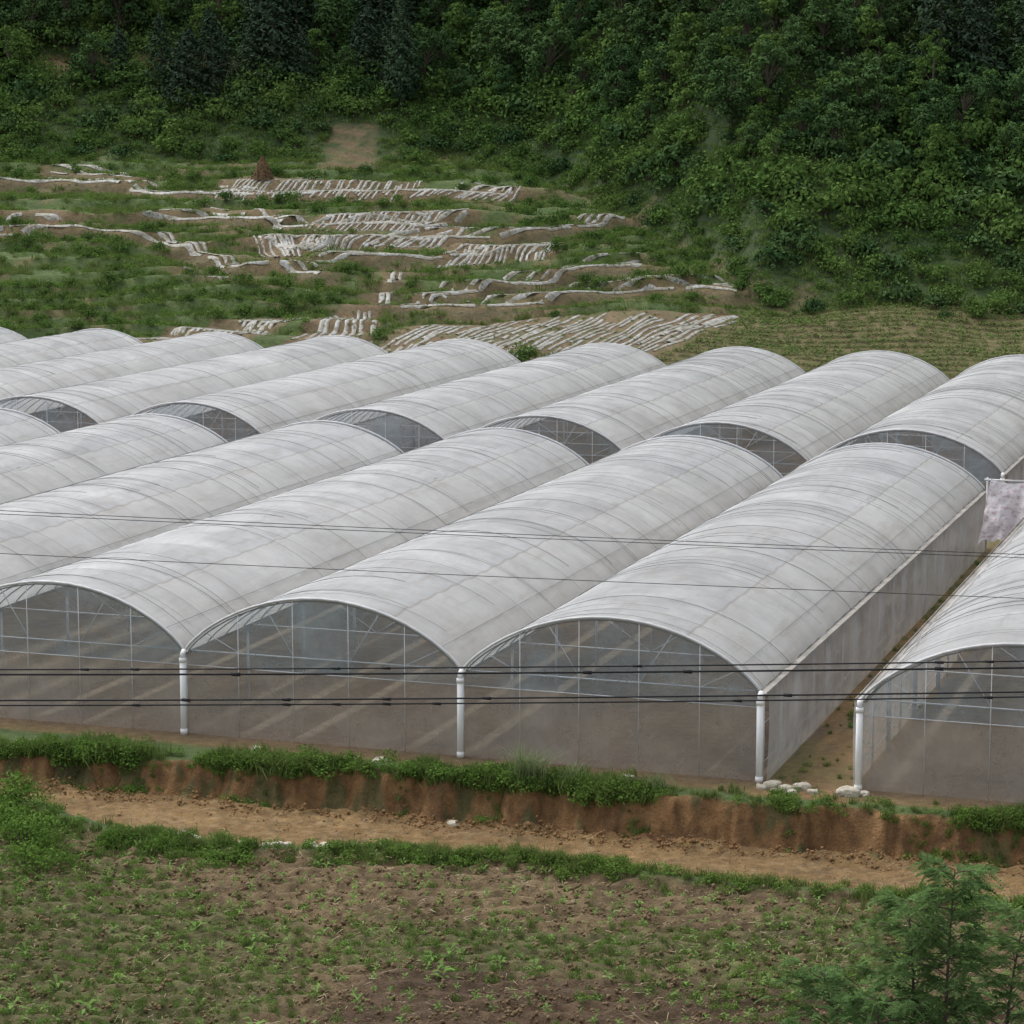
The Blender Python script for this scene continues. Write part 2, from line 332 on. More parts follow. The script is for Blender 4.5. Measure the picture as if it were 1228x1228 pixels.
# ---------------------------------------------------------------- greenhouses
def arch(s): return HG+RISE*np.power(np.clip(1-s*s,0,1),.82)
def greenhouse(x0,n,y0,y1,seed):
    e=empty('greenhouse',(x0,y0,0))
    L=y1-y0;rg=np.random.default_rng(seed)
    def P(o): o.location=(-x0,-y0,0);return o
    T=np.linspace(0,math.pi,25);S=-np.cos(T)
    HS=1.18
    yy=np.unique(np.concatenate([np.arange(0,L,.2),[L]]))
    V=[];Fq=[];A=[];off=0
    for b in range(n):
        xc=x0+(b+.5)*W
        SS,YY=np.meshgrid(S,yy)
        XX=xc+SS*(W/2-.07)
        kk=np.floor(YY/HS)
        fr=(YY/HS)%1;sag=4*fr*(1-fr)
        Z=arch(SS)-.055*sag*(.3+1.2*vn(SS*3+b*7,kk,seed))+(fbm(SS*4+b*9,YY*.9,seed+2,3)-.5)*.06*(1-SS**2)
        Z+=.03*(vn(YY*.15+b*5,YY*0,seed+5)-.5)+.03*(hsh(kk,kk*0+b,seed+9)-.5)*(1-SS**2)*(1-sag)
        V.append(np.stack([XX.ravel(),y0+YY.ravel(),Z.ravel()],1))
        pan=hsh(np.floor(YY/HS/2),np.full_like(YY,b),seed)
        A.append(np.stack([(SS.ravel()+1)/2,YY.ravel(),pan.ravel()],1))
        i=np.arange(len(yy)*25).reshape(len(yy),25)+off
        Fq.append(np.stack([i[:-1,:-1].ravel(),i[:-1,1:].ravel(),i[1:,1:].ravel(),i[1:,:-1].ravel()],1));off+=len(yy)*25
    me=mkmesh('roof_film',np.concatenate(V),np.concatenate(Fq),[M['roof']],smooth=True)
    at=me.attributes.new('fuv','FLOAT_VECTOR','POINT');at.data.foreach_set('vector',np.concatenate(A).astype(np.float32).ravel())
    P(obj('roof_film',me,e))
    hp=TB();rp=TB();fr=TB()
    for b in range(n):
        xc=x0+(b+.5)*W;X_=xc+S*(W/2-.09);Zt=arch(S)
        for yk in np.arange(0,L+.01,HS):
            hp.tube(np.stack([X_,np.full(25,y0+yk),Zt-.06],1),.019,4,False)
            for rep in range(2):
                if yk+HS*.5<L and rg.random()<.55:
                    dy=rg.uniform(-.35,.35);o=rg.uniform(0,1)*HS;ph=rg.uniform(0,6)
                    a0=rg.integers(0,6) if rg.random()<.5 else 0;a1=25-(rg.integers(0,12) if rg.random()<.5 else 0)
                    r_=np.stack([xc+S*(W/2-.05),y0+yk+o+dy*S+.04*np.sin(S*4+ph),Zt+.008],1);rp.tube(r_[a0:a1],rg.choice([.005,.007,.010]),3,False)
        for sp in (-.45,.45):
            yv=np.linspace(0,L,12);hp.tube(np.stack([np.full(12,xc+sp*(W/2-.09)),y0+yv,np.full(12,arch(np.array(sp))-.085)],1),.014,4,False)
        for sp in (-.86,.86):
            yv=np.linspace(0,L,40);rp.tube(np.stack([np.full(40,xc+sp*(W/2-.05)),y0+yv,np.full(40,arch(np.array(sp))+.008)],1),.008,4,False)
        for ye,o in ((y0,-.03),(y1,.03)):
            fr.tube(np.stack([xc+S*(W/2-.04),np.full(25,ye+o),Zt+.01],1),.042,6)
            fr.tube([(xc-W/2+.1,ye-o*1.5,HG-.02),(xc+W/2-.1,ye-o*1.5,HG-.02)],.022)
            fr.tube([(xc-W/2+.1,ye+o*.6,HG-.42),(xc+W/2-.1,ye+o*.6,HG-.42)],.014)
            for q in (-.6,-.2,.2,.6):
                fr.tube([(xc+q*W/2,ye+o*1.3,0),(xc+q*W/2,ye+o*1.3,arch(np.array(q)))],.012)
            for a_,b_ in ((-.6,-.86),(-.2,-.42),(.2,.42),(.6,.86)):
                fr.tube([(xc+a_*W/2,ye-o*2,HG-.02),(xc+b_*W/2,ye-o*2,float(arch(np.array(b_)))-.03)],.014)
        for yk in np.arange(4,L-1,4.):
            fr.tube([(xc-W/2,y0+yk,HG-.05),(xc+W/2,y0+yk,HG-.05)],.02,4)
            for q in (-.5,.5): fr.tube([(xc,y0+yk,HG-.05),(xc+q*W/2,y0+yk,float(arch(np.array(q)))-.06)],.014,4)
            fr.tube([(xc,y0+yk,HG-.05),(xc,y0+yk,HG+RISE-.06)],.016,4)
    P(obj('hoops',hp.mesh('hoops',M['hoop']),e));P(obj('press_ropes',rp.mesh('press_ropes',M['rope']),e))
    gt=TB();pp=TB()
    for b in range(n+1):
        xg=x0+b*W
        gt.box((xg-.13,y0-.02,HG-.10),(xg+.13,y1+.02,HG-.06));gt.box((xg-.15,y0-.02,HG-.10),(xg-.133,y1+.02,HG-.01));gt.box((xg+.133,y0-.02,HG-.10),(xg+.15,y1+.02,HG-.01))
        for yk in np.arange(0,L+.1,4.): fr.tube([(xg,y0+yk+.04,-.05),(xg,y0+yk+.04,HG-.11)],.04)
        pp.tube([(xg,y0-.16,-.15),(xg,y0-.16,HG-.28)],.085,10)
        pp.tube([(xg,y0-.16,HG-.32),(xg,y0-.16,HG-.2)],.10,10)
        pp.tube([(xg,y0-.16,HG-.2),(xg,y0-.155,HG-.1),(xg,y0-.06,HG-.02)],.075,8)
        pp.tube([(xg,y0-.16,.02),(xg,y0-.16,.16)],.098,10)
    P(obj('gutters',gt.mesh('gutters',M['gutter'],False),e));P(obj('drain_pipes',pp.mesh('drain_pipes',M['white']),e))
    P(obj('steel_frame',fr.mesh('steel_frame',M['steel']),e))
    V=[];Fq=[];mi=[];off=0;hb=HG-.42
    for ye in (y0,y1):
        for b in range(n):
            xc=x0+(b+.5)*W;X_=xc+S*(W/2-.05)
            wr=(fbm(X_*1.5,X_*0+seed,3,3)-.35)*.12*(1 if ye==y0 else -1)
            rows=[(np.full(25,0.0),wr*.5),(np.full(25,hb*.35),wr),(np.full(25,hb*.7),wr*.8),(np.full(25,hb),wr*0),((arch(S)+hb)/2,wr*.4),(arch(S)-.005,wr*0)]
            for zz,w in rows: V.append(np.stack([X_,ye+w,zz],1))
            for r in range(5):
                for c in range(24):
                    a0=off+r*25+c;Fq.append((a0,a0+1,a0+26,a0+25));mi.append(0 if r<3 else 1)
            off+=150
    P(obj('end_walls',mkmesh('end_walls',np.concatenate(V),np.array(Fq),[M['net'],M['endfilm']],mi,True),e))
    V=[];Fq=[];off=0
    for xe,sg in ((x0-.10,-1),(x0+n*W+.10,1)):
        yv=np.linspace(y0,y1,int(L/.3));m=len(yv)
        for zz in (.0,.6,1.2,1.8,HG-.03):
            w=(fbm(yv*1.3,yv*0+zz*.6,seed+4,3)-.2)*.14*(0 if zz in(.0,HG-.03) else 1)*sg
            V.append(np.stack([xe+w+.06*sg,yv,np.full(m,zz)],1))
        for r in range(4):
            for c in range(m-1): a0=off+r*m+c;Fq.append((a0,a0+1,a0+m+1,a0+m))
        off+=5*m
    P(obj('side_walls',mkmesh('side_walls',np.concatenate(V),np.array(Fq),[M['side']],smooth=True),e))
    sf=TB()
    for xe in (x0-.06,x0+n*W+.06):
        for yk in np.arange(0,L,2.): sf.tube([(xe,y0+yk,0),(xe,y0+yk,HG-.11)],.026)
        for zz in (.5,1.5): sf.tube([(xe,y0,zz),(xe,y1,zz)],.014,4)
    P(obj('side_rails',sf.mesh('side_rails',M['steel']),e))
    return e
greenhouse(-56,7,0,38,11)
greenhouse(2.52,3,0,38,23)
greenhouse(-32,4,43,79.7,37)
greenhouse(-32.9-48,6,43,79.7,51)
# ---------------------------------------------------------------- vegetation meshes
def nrm(a): return a/(np.linalg.norm(a,axis=-1,keepdims=True)+1e-9)
def quads(c,n,sz,asp=.6,rg=R):
    N_=len(c);n=nrm(n);r=rg.normal(size=(N_,3));a=nrm(np.cross(n,r));b=np.cross(n,a)
    sz=np.broadcast_to(sz,(N_,))[:,None]
    v=np.stack([c-a*sz,c-b*sz*asp,c+a*sz,c+b*sz*asp],1).reshape(-1,3)
    return v,np.arange(N_*4).reshape(-1,4)
def join(parts):
    v=[];f=[];m=[];o=0
    for pv,pf,mi in parts:
        v.append(pv);f+= [[int(q)+o for q in w] for w in pf];m+=[mi]*len(pf);o+=len(pv)
    return np.concatenate(v),f,m
def crown(clumps,per,leaf,rg):
    C=[];Nn=[]
    for (c,r) in clumps:
        m=int(per*r*r)
        d=nrm(rg.normal(size=(m,3)));d[:,2]=np.where(d[:,2]<-.35,-d[:,2],d[:,2])
        rad=r*(rg.uniform(.6,1.12,m))[:,None]
        C.append(c+d*rad*np.array([1,1,.8]));Nn.append(d+rg.normal(size=(m,3))*.35)
    C=np.concatenate(C);Nn=np.concatenate(Nn)
    return quads(C,Nn,rg.uniform(.6,1.25,len(C))*leaf,.6,rg)
def tree_mesh(name,h,r,seed,mat,leaf=.21,per=95,nc=20,base=.35):
    rg=np.random.default_rng(seed);cl=[]
    tb=TB();lean=rg.normal(size=2)*.25
    tr=[(0,0,-.5),(lean[0]*.3,lean[1]*.3,h*.35),(lean[0],lean[1],h*.8)]
    tb.tube(tr,[.05*h**.8*.6,.035*h**.8*.6,.012*h],6)
    for i in range(nc):
        t=rg.uniform(base,1);rr=r*math.sqrt(max(.05,1-((t-base-.25)/(1-base))**2*1.2))*rg.uniform(.3,.95)
        a=rg.uniform(0,6.28);c=np.array([math.cos(a)*rr+lean[0]*t,math.sin(a)*rr+lean[1]*t,h*t-.1*h])
        cr=r*rg.uniform(.28,.5);cl.append((c,cr))
        p0=np.array([lean[0]*t*.6,lean[1]*t*.6,h*t*.55]);tb.tube([p0,(p0+c)/2+[0,0,.1],c],[.03*h**.5,.02*h**.5,.008],4)
    cl.append((np.array([lean[0],lean[1],h*.9]),r*.4))
    q=crown(cl,per,leaf,rg);v,f,m=join([(np.concatenate(tb.v),tb.f,0),(q[0],q[1],1)])
    return mkmesh(name,v,f,[M['bark'],mat],m)
def shrub_mesh(name,seed,mat,r=1.,h=1.,leaf=.11,nc=9,per=200):
    rg=np.random.default_rng(seed);cl=[];tb=TB()
    for i in range(nc):
        a=rg.uniform(0,6.28);q=rg.uniform(0,.75)*r;c=np.array([math.cos(a)*q,math.sin(a)*q,h*rg.uniform(.2,.75)*(1-.3*q)])
        cl.append((c,r*rg.uniform(.25,.48)));tb.tube([(0,0,-.2),c*[.5,.5,.6],c],[.03,.02,.008],4)
    q=crown(cl,per,leaf,rg)
    m=140;d=nrm(rg.normal(size=(m,3)));d[:,2]=abs(d[:,2]);c=d*np.array([r,r,h])*rg.uniform(.8,1.25,(m,1))
    q2=quads(c,d+rg.normal(size=(m,3)),leaf*.9,.5,rg)
    v,f,mi=join([(np.concatenate(tb.v),tb.f,0),(q[0],q[1],1),(q2[0],q2[1],1)])
    return mkmesh(name,v,f,[M['bark'],mat],mi)
def conifer_mesh(name,h,r,seed,mat,n=2600,col=False):
    rg=np.random.default_rng(seed);t=rg.uniform(0,1,n)**1.25
    if not col: t=np.round(t*h/.7)/(h/.7)+rg.normal(size=n)*.035
    t=np.clip(t,0,1)
    prof=(1-t)**(.6 if not col else .6)*(1 if not col else np.clip(t*5+.35,0,1))
    a=rg.uniform(0,6.28,n);lob=1+.35*np.sin(a*5+t*40)+.18*rg.normal(size=n)
    rr=r*prof*lob*rg.uniform(.35,1.,n)**.5+.03
    z=h*(.1+.9*t)-(0 if col else .18)*rr
    c=np.stack([np.cos(a)*rr,np.sin(a)*rr,z],1)
    nn=np.stack([np.cos(a)*.5,np.sin(a)*.5,np.full(n,.7 if not col else .3)],1)+rg.normal(size=(n,3))*.35
    q=quads(c,nn,rg.uniform(.13,.28,n),.45,rg);tb=TB();tb.tube([(0,0,-.5),(0,0,h*.95)],[.02*h,.02],6)
    v,f,m=join([(np.concatenate(tb.v),tb.f,0),(q[0],q[1],1)])
    return mkmesh(name,v,f,[M['bark'],mat],m)
def tuft_mesh(name,seed,mat,n=45,h=.3,spread=.18,w=.012,bend=.5):
    rg=np.random.default_rng(seed);V=[];F=[];o=0
    for i in range(n):
        a=rg.uniform(0,6.28);p=np.array([rg.normal()*spread*.5,rg.normal()*spread*.5,-.02]);d=np.array([math.cos(a),math.sin(a),0]);s_=np.array([-d[1],d[0],0])
        L=h*rg.uniform(.5,1.2);b=bend*rg.uniform(.3,1.3)*L
        p1=p+d*b*.25+[0,0,L*.55];p2=p+d*b+[0,0,L*rg.uniform(.75,1)]
        V+=[p-s_*w,p+s_*w,p1+s_*w*.9,p1-s_*w*.9,p2+s_*w*.15,p2-s_*w*.15];F+=[(o,o+1,o+2,o+3),(o+3,o+2,o+4,o+5)];o+=6
    return mkmesh(name,V,np.array(F),[mat])
def weed_mesh(name,seed,mat,n=90,r=.22,h=.25,leaf=.03):
    rg=np.random.default_rng(seed);t=rg.uniform(0,1,n);a=rg.uniform(0,6.28,n);q=r*np.sqrt(rg.uniform(0,1,n))
    c=np.stack([np.cos(a)*q,np.sin(a)*q,h*t*(1-.5*(q/r)**2)],1);nn=np.stack([np.cos(a)*.4,np.sin(a)*.4,np.ones(n)],1)+rg.normal(size=(n,3))*.45
    v,f=quads(c,nn,rg.uniform(.6,1.4,n)*leaf,.5,rg)
    return mkmesh(name,v,f,[mat])
def seedling_mesh(name,seed,mat,n=6,L=.16,w=.022):
    rg=np.random.default_rng(seed);V=[];F=[];o=0
    for i in range(n):
        a=i*2.4+rg.uniform(-.3,.3);d=np.array([math.cos(a),math.sin(a),0]);s_=np.array([-d[1],d[0],0]);l=L*rg.uniform(.6,1.1);el=rg.uniform(.4,1.1)
        p0=np.array([0,0,.02*i]);p1=p0+d*l*.5+[0,0,l*el*.5];p2=p0+d*l+[0,0,l*el*.35]
        V+=[p0-s_*w*.3,p0+s_*w*.3,p1+s_*w,p1-s_*w,p2+s_*w*.1,p2-s_*w*.1];F+=[(o,o+1,o+2,o+3),(o+3,o+2,o+4,o+5)];o+=6
    return mkmesh(name,V,np.array(F),[mat])
def clod_mesh(name,seed,mat):
    rg=np.random.default_rng(seed);V=[];F=[]
    for k_ in range(5):
        c=rg.normal(size=3)*[.12,.12,.0];r=rg.uniform(.03,.07);o=len(V)
        for q in ((1,0,0),(0,1,0),(-1,0,0),(0,-1,0),(0,0,1),(0,0,-1),(.7,.7,.4),(-.7,.6,.5)): V.append(c+np.array(q)*r*rg.uniform(.7,1.2,3))
        for q in ((0,6,4),(6,1,4),(1,7,4),(7,2,4),(2,3,4),(3,0,4),(0,3,5),(3,2,5),(2,7,5),(7,1,5),(1,6,5),(6,0,5)): F.append(tuple(o+w for w in q))
    return mkmesh(name,V,np.array(F),[mat])
def litter_mesh(name,seed):
    rg=np.random.default_rng(seed);tb=TB()
    for k_ in range(5):
        a=rg.uniform(0,6.28);c=rg.normal(size=2)*.3;l=rg.uniform(.05,.16);d=np.array([math.cos(a),math.sin(a)])*l
        tb.tube([(*(c-d),.03),(*(c+d),.03+rg.uniform(0,.05))],.008,3)
    return tb.mesh(name,M['litter'])
def coll(name,meshes):
    c=bpy.data.collections.new(name)
    for m in meshes: c.objects.link(bpy.data.objects.new(m.name,m))
    return c
def scatter(name,c,x,y,scale,zoff=0.,tilt=.12,rg=R):
    x=np.asarray(x,float);y=np.asarray(y,float);n=len(x)
    if n==0:return
    z=H(x,y)+zoff;me=bpy.data.meshes.new(name);me.vertices.add(n);me.vertices.foreach_set('co',np.stack([x,y,z],1).ravel())
    a=me.attributes.new('rot','FLOAT_VECTOR','POINT');a.data.foreach_set('vector',np.stack([rg.normal(size=n)*tilt,rg.normal(size=n)*tilt,rg.uniform(0,6.28,n)],1).astype(np.float32).ravel())
    a=me.attributes.new('scl','FLOAT','POINT');a.data.foreach_set('value',np.broadcast_to(scale,(n,)).astype(np.float32))
    a=me.attributes.new('idx','INT','POINT');a.data.foreach_set('value',rg.integers(0,len(c.objects),n).astype(np.int32))
    ob=obj(name,me);g=bpy.data.node_groups.new(name+'_scatter','GeometryNodeTree')
    g.interface.new_socket(name='Geometry',in_out='INPUT',socket_type='NodeSocketGeometry');g.interface.new_socket(name='Geometry',in_out='OUTPUT',socket_type='NodeSocketGeometry')
    gi=g.nodes.new('NodeGroupInput');go=g.nodes.new('NodeGroupOutput');ip=g.nodes.new('GeometryNodeInstanceOnPoints');ci=g.nodes.new('GeometryNodeCollectionInfo')
    ci.inputs[0].default_value=c;ci.inputs[1].default_value=True;ci.inputs[2].default_value=True
    def na(nm,ty):
        q=g.nodes.new('GeometryNodeInputNamedAttribute');q.data_type=ty;q.inputs[0].default_value=nm
        return next(o for o in q.outputs if o.enabled and o.name=='Attribute')
    L=g.links.new
    L(gi.outputs[0],ip.inputs['Points']);L(ci.outputs[0],ip.inputs['Instance']);ip.inputs['Pick Instance'].default_value=True
    L(na('idx','INT'),ip.inputs['Instance Index']);L(na('rot','FLOAT_VECTOR'),ip.inputs['Rotation']);L(na('scl','FLOAT'),ip.inputs['Scale'])
    L(ip.outputs[0],go.inputs[0])
    md=ob.modifiers.new('scatter','NODES');md.node_group=g
    return ob
cTree=coll('broadleaf_sources',[tree_mesh('broadleaf_tree',6.5+i*.5,2.2+.2*(i%3),100+i,M['tree'] if i%3 else M['shrub'],nc=19+i) for i in range(6)])
cCon=coll('conifer_sources',[conifer_mesh('conifer_tree',7.5+i,2.2,200+i,M['dark']) for i in range(3)])
cShr=coll('shrub_sources',[shrub_mesh('shrub',300+i,M['shrub']) for i in range(5)])
cDShr=coll('dark_shrub_sources',[shrub_mesh('dark_shrub',340+i,M['tree'],leaf=.13) for i in range(3)])
cGr=coll('grass_sources',[tuft_mesh('grass_tuft',400+i,M['grass'],60,.45,.5,.02,.6) for i in range(3)]+[weed_mesh('herb_clump',420+i,M['weed'],110,.5,.35,.06) for i in range(3)])
cCrop=coll('crop_sources',[weed_mesh('crop_plant',425+i,M['crop'],60,.35,.4,.07) for i in range(2)])
cWd=coll('weed_sources',[weed_mesh('weed_clump',440+i,M['weed'],130,.2,.2,.028) for i in range(4)]+[tuft_mesh('fine_grass_tuft',460+i,M['grass'],50,.24,.14,.007) for i in range(4)])
cSd=coll('seedling_sources',[seedling_mesh('seedling',480+i,M['sprout'],7,.17,.026) for i in range(3)])
cCl=coll('clod_sources',[clod_mesh('soil_clod',500+i,M['clod']) for i in range(4)])
cRC=coll('earth_clod_sources',[clod_mesh('earth_clod',510+i,M['rclod']) for i in range(4)])
cLi=coll('litter_sources',[litter_mesh('dry_stalks',520+i) for i in range(3)])
def jit(x0,x1,y0,y1,sp,rg=R):
    a,b=np.meshgrid(np.arange(x0,x1,sp),np.arange(y0,y1,sp));a=a.ravel()+rg.uniform(-.5,.5,a.size)*sp;b=b.ravel()+rg.uniform(-.5,.5,b.size)*sp;return a,b
def feats(x,y):
    u,v=uv(x,y);return u,v,u/np.maximum(v,60)
x,y=jit(-150,40,100,300,2.8);u,v,s=feats(x,y);vb=vbf(s)
tp,_=linedist(x,y,[PATH])
vis=(np.abs(s)<.28)&(v<290)&(tp>3)
edge=v-vb+ (fbm(x*.08,y*.08,7)-.5)*14
right=s>.02
dens=fbm(x*.07,y*.07,15)
isT=vis&(edge>np.where(right,14,10))&~inquad(x,y,P12,2.)&(np.hypot(x+71.2,y-158.2)>3.)&~((np.abs(s+.0431)<.008)&(v<238))
con=isT&(((s<-.03)&(dens>.53)&(R.random(len(x))<.55))|(dens>.68))
br=isT&~con
sc=np.where(right,.55+.25*ss(10,50,edge),.72)*R.uniform(.6,1.3,len(x))
scatter('broadleaf_forest',cTree,x[br],y[br],sc[br],-.3,.08)
scatter('conifer_forest',cCon,x[con],y[con],R.uniform(.55,1.2,len(x))[con],-.3,.06)
x,y=jit(-140,30,92,250,1.7);u,v,s=feats(x,y);vb=vbf(s);edge=v-vb+(fbm(x*.1,y*.1,8)-.5)*10
tp,_=linedist(x,y,[PATH])
m=(np.abs(s)<.26)&(edge>-1)&(edge<36)&~inquad(x,y,P12,1.5)&(tp>2)&(R.random(len(x))<ss(42,22,edge)*.9)
dk_=R.random(len(x))<(.2+.4*ss(10,35,edge))
sc=R.uniform(.7,2.1,len(x))*(.7+.5*ss(0,12,edge))
scatter('shrub_thicket',cShr,x[m&~dk_],y[m&~dk_],sc[m&~dk_],-.1,.15)
scatter('dark_shrub_thicket',cDShr,x[m&dk_],y[m&dk_],sc[m&dk_],-.1,.15)
def free(x,y,d0=1.):
    d,sg=linedist(x,y,ALL);ok=d>d0
    for Q in (P1,P2,P3,P4,P5,P6,P7,P8,P9,P10,P12): ok&=~inquad(x,y,Q,.7)
    return ok
x,y=jit(-125,20,84,200,1.3);u,v,s=feats(x,y);m=(np.abs(s)<.27)&(v>146)&(v<vbf(s)+3)&free(x,y,1.3)&~inquad(x,y,GF,1.)
cl=fbm(x*.09,y*.09,25);pr=ss(.5,.62,cl+ss(-.05,-.2,s)*.08)*.6+.04
m&=R.random(len(x))<pr
scatter('terrace_shrubs',cShr,x[m],y[m],R.uniform(.3,.95,m.sum()),-.05,.15)
x,y=jit(-125,20,83,225,.62);u,v,s=feats(x,y);m=(np.abs(s)<.25)&(v>145)&(v<vbf(s)+26)&free(x,y,.8)&~inquad(x,y,GF,.3)&(R.random(len(x))<ss(.3,.55,fbm(x*.25,y*.25,27)+.3*ss(0,4,v-vbf(s)))*.8+.08)
scatter('terrace_grass',cGr,x[m],y[m],R.uniform(.4,1.2,m.sum()),0,.2)
x=[];y=[]
g=np.array(GF)
for t in np.linspace(0,1,19):
    a=g[0]*(1-t)+g[2]*t;b=g[1]*(1-t)+g[3]*t;n_=64
    q=np.linspace(0,1,n_)+R.uniform(-.004,.004,n_);x+=list(a[0]+(b[0]-a[0])*q);y+=list(a[1]+(b[1]-a[1])*q+R.normal(size=n_)*.06)
x=np.array(x);y=np.array(y);m=R.random(len(x))<.9
scatter('crop_rows',cCrop,x[m],y[m],R.uniform(.6,1.,m.sum()),0,.15)
# ---------------------------------------------------------------- mulch strips
def strip(V,F,p0s,w,hh,gapp=.08):
    p=np.array(p0s,float);seg=np.hypot(*np.diff(p,axis=0).T);cu=np.concatenate([[0],np.cumsum(seg)]);n=max(3,int(cu[-1]/.4));t=np.linspace(0,cu[-1],n)
    px=np.interp(t,cu,p[:,0]);py=np.interp(t,cu,p[:,1]);px=px+(fbm(t*.3,t*0+p[0,0],5,2)-.5)*.5;py=py+(fbm(t*.4,t*0+p[0,0],15,2)-.5)*.5
    tx=np.gradient(px);ty=np.gradient(py);l=np.hypot(tx,ty);nx_=-ty/l;ny_=tx/l
    off=sum(len(q) for q in V);ww=w*(.6+.7*vn(t*1.6,t*0+p[0,1],3))
    rows=[]
    for (a,b) in [(-.5,-.3),(-.3,.8),(0,1.),(.3,.8),(.5,-.3)]:
        qx=px+nx_*ww*a;qy=py+ny_*ww*a;zz=H(qx,qy)
        rows.append(np.stack([qx,qy,zz+.035+b*hh*(.7+.6*vn(t*2,t*0+a,4))],1))
    V.append(np.stack(rows,1).reshape(-1,3));skip=0
    for i in range(n-1):
        if R.random()<gapp: skip=R.integers(1,4)
        if skip>0: skip-=1;continue
        for j in range(4): a0=off+i*5+j;F.append((a0,a0+1,a0+6,a0+5))
V=[];F_=[]
def shift(L,d): return [(a+math.sin(YAW)*d,b+math.cos(YAW)*d) for a,b in L]
for L in (S1,S3,S4,S5,S7,S8,S9):
    strip(V,F_,shift(L,.5),.32,.035,.04);strip(V,F_,shift(L,1.25),.30,.035,.08);strip(V,F_,shift(L,2.0),.27,.035,.16)
for L in (S8,S9,S5,S1): strip(V,F_,shift(L,2.8),.27,.035,.15)
for L in (S2,S4b,S6,S10,S13): strip(V,F_,L,.36,.035)
for dd in (1.,2.,3.): strip(V,F_,shift(S2,dd),.32,.035)
for dd in (-1.2,1.2): strip(V,F_,shift(S6,dd),.3,.035,.12);strip(V,F_,shift(S13,dd),.3,.035,.12)
strip(V,F_,[(a+.5,b) for a,b in S10],.3,.035);strip(V,F_,S12,.7,.07)
for Q,n,ob in ((P1,13,.6),(P2,8,0),(P3,34,1.4),(P4,34,2.2),(P5,20,2.2),(P6,25,2.2),(P7,18,2.0),(P8,6,0),(P9,16,1.5),(P10,7,0)):
    q=np.array(Q)
    ax=(q[1]-q[0])/np.linalg.norm(q[1]-q[0])
    wd=np.linalg.norm(q[1]-q[0])/n
    for t in np.linspace(0,1,n):
        a=q[0]*(1-t)+q[1]*t-ax*ob*.5;b=q[2]*(1-t)+q[3]*t+ax*ob*.7;a=a+R.normal(size=2)*.1;b=b+R.normal(size=2)*.12
        c_=(b-a);a=a+c_*R.uniform(0,.15);b=b-c_*R.uniform(0,.22)
        strip(V,F_,[a,(a+b)/2+R.normal(size=2)*.05,b],min(.28,wd*.5),.035,.04)
obj('plastic_mulch_rows',mkmesh('plastic_mulch_rows',np.concatenate(V),np.array(F_),[M['mulch']],smooth=True))
x,y=jit(-95,-25,84,142,.7);inn=np.zeros(len(x),bool)
for Q in (P1,P2,P3,P4,P5,P6,P7,P9): inn|=inquad(x,y,Q,.3)
dl,_=linedist(x,y,[S5,S8,S9,S1,S4,S7,S3]);inn|=(dl<2.4)
inn&=R.random(len(x))<.5
scatter('terrace_seedlings',cGr,x[inn],y[inn],R.uniform(.15,.38,inn.sum()),.03,.15)
def place(name,me,x,y,sc=1.,rz=0.,dz=0.):
    o=obj(name,me);o.location=(x,y,float(H(np.array([x]),np.array([y]))[0])+dz);o.scale=(sc,)*3;o.rotation_euler=(0,0,rz);return o
place('cypress_tree',conifer_mesh('cypress_tree',10.5,1.5,900,M['cyp'],6000,True),-71.2,158.2)
rg=np.random.default_rng(3);n=1400;t=rg.uniform(0,1,n);a=rg.uniform(0,6.28,n);r=.95*(1-t)**.7*(.85+.2*rg.random(n))
q=quads(np.stack([np.cos(a)*r,np.sin(a)*r,t*1.9],1),np.stack([np.cos(a),np.sin(a),np.full(n,.4)],1)+rg.normal(size=(n,3))*.3,.16,.25,rg)
place('haystack',mkmesh('haystack',q[0],q[1],[M['straw']]),-74.5,134.6)
# ---------------------------------------------------------------- foreground vegetation
n=2700;x=R.uniform(-23,11,n);bb=yb(x);d=R.exponential(.32,n)-.12;y=bb+d
m=(y<-.75)&(R.random(n)<.12+.95*ss(.35,.6,vn(x*1.1,x*0,77)*.6+vn(x*.4,x*0,78)*.4))
scatter('verge_weeds',cWd,x[m],y[m],R.uniform(.4,1.5,m.sum())*(.6+.8*vn(x*.6,x*0,79)[m]),0,.25)
n=600;x=R.uniform(-23,11,n);y=yb(x)-R.uniform(.1,.75,n);m=vn(x*.8,x*0,177)>.45
scatter('bank_weeds',cWd,x[m],y[m],R.uniform(.3,.9,m.sum()),0,.5)
n=2200;x=R.uniform(-24,11,n);y=yl(x)-.35+R.normal(size=n)*.32-.25*ss(0,-14,x)*R.random(n)*4
m=(R.random(n)<.2+.9*ss(.3,.55,vn(x*.6,x*0,78)))
scatter('roadside_weeds',cWd,x[m],y[m],R.uniform(.4,1.4,m.sum()),0,.2)
x,y=jit(-24,10,-21,-5.5,.22);f1=fbm(x*.25,y*.25,81);wl=ss(.48,.64,f1+ss(-3,-10,x)*.26*ss(-10,-15,y)+ss(-8,-14,x)*.14)
m=(y<yl(x)-.5)&(R.random(len(x))<wl*.6+.04)
scatter('field_weeds',cWd,x[m],y[m],R.uniform(.25,.85,m.sum()),0,.2)
x=[];y=[];c,sn=math.cos(.35),math.sin(.35)
for rr in np.arange(-22,4,.62):
    t=np.arange(-26,14,.34);t=t+R.uniform(-.08,.08,len(t));xx=t*c-rr*sn;yy=t*sn+rr*c
    x+=list(xx+R.normal(size=len(t))*.04);y+=list(yy+R.normal(size=len(t))*.04)
x=np.array(x);y=np.array(y);m=(y<yl(x)-.9)&(y>-21)&(x>-22)&(x<9)&(R.random(len(x))<.3+.6*ss(.3,.55,vn(x*.5,y*.5,64)))
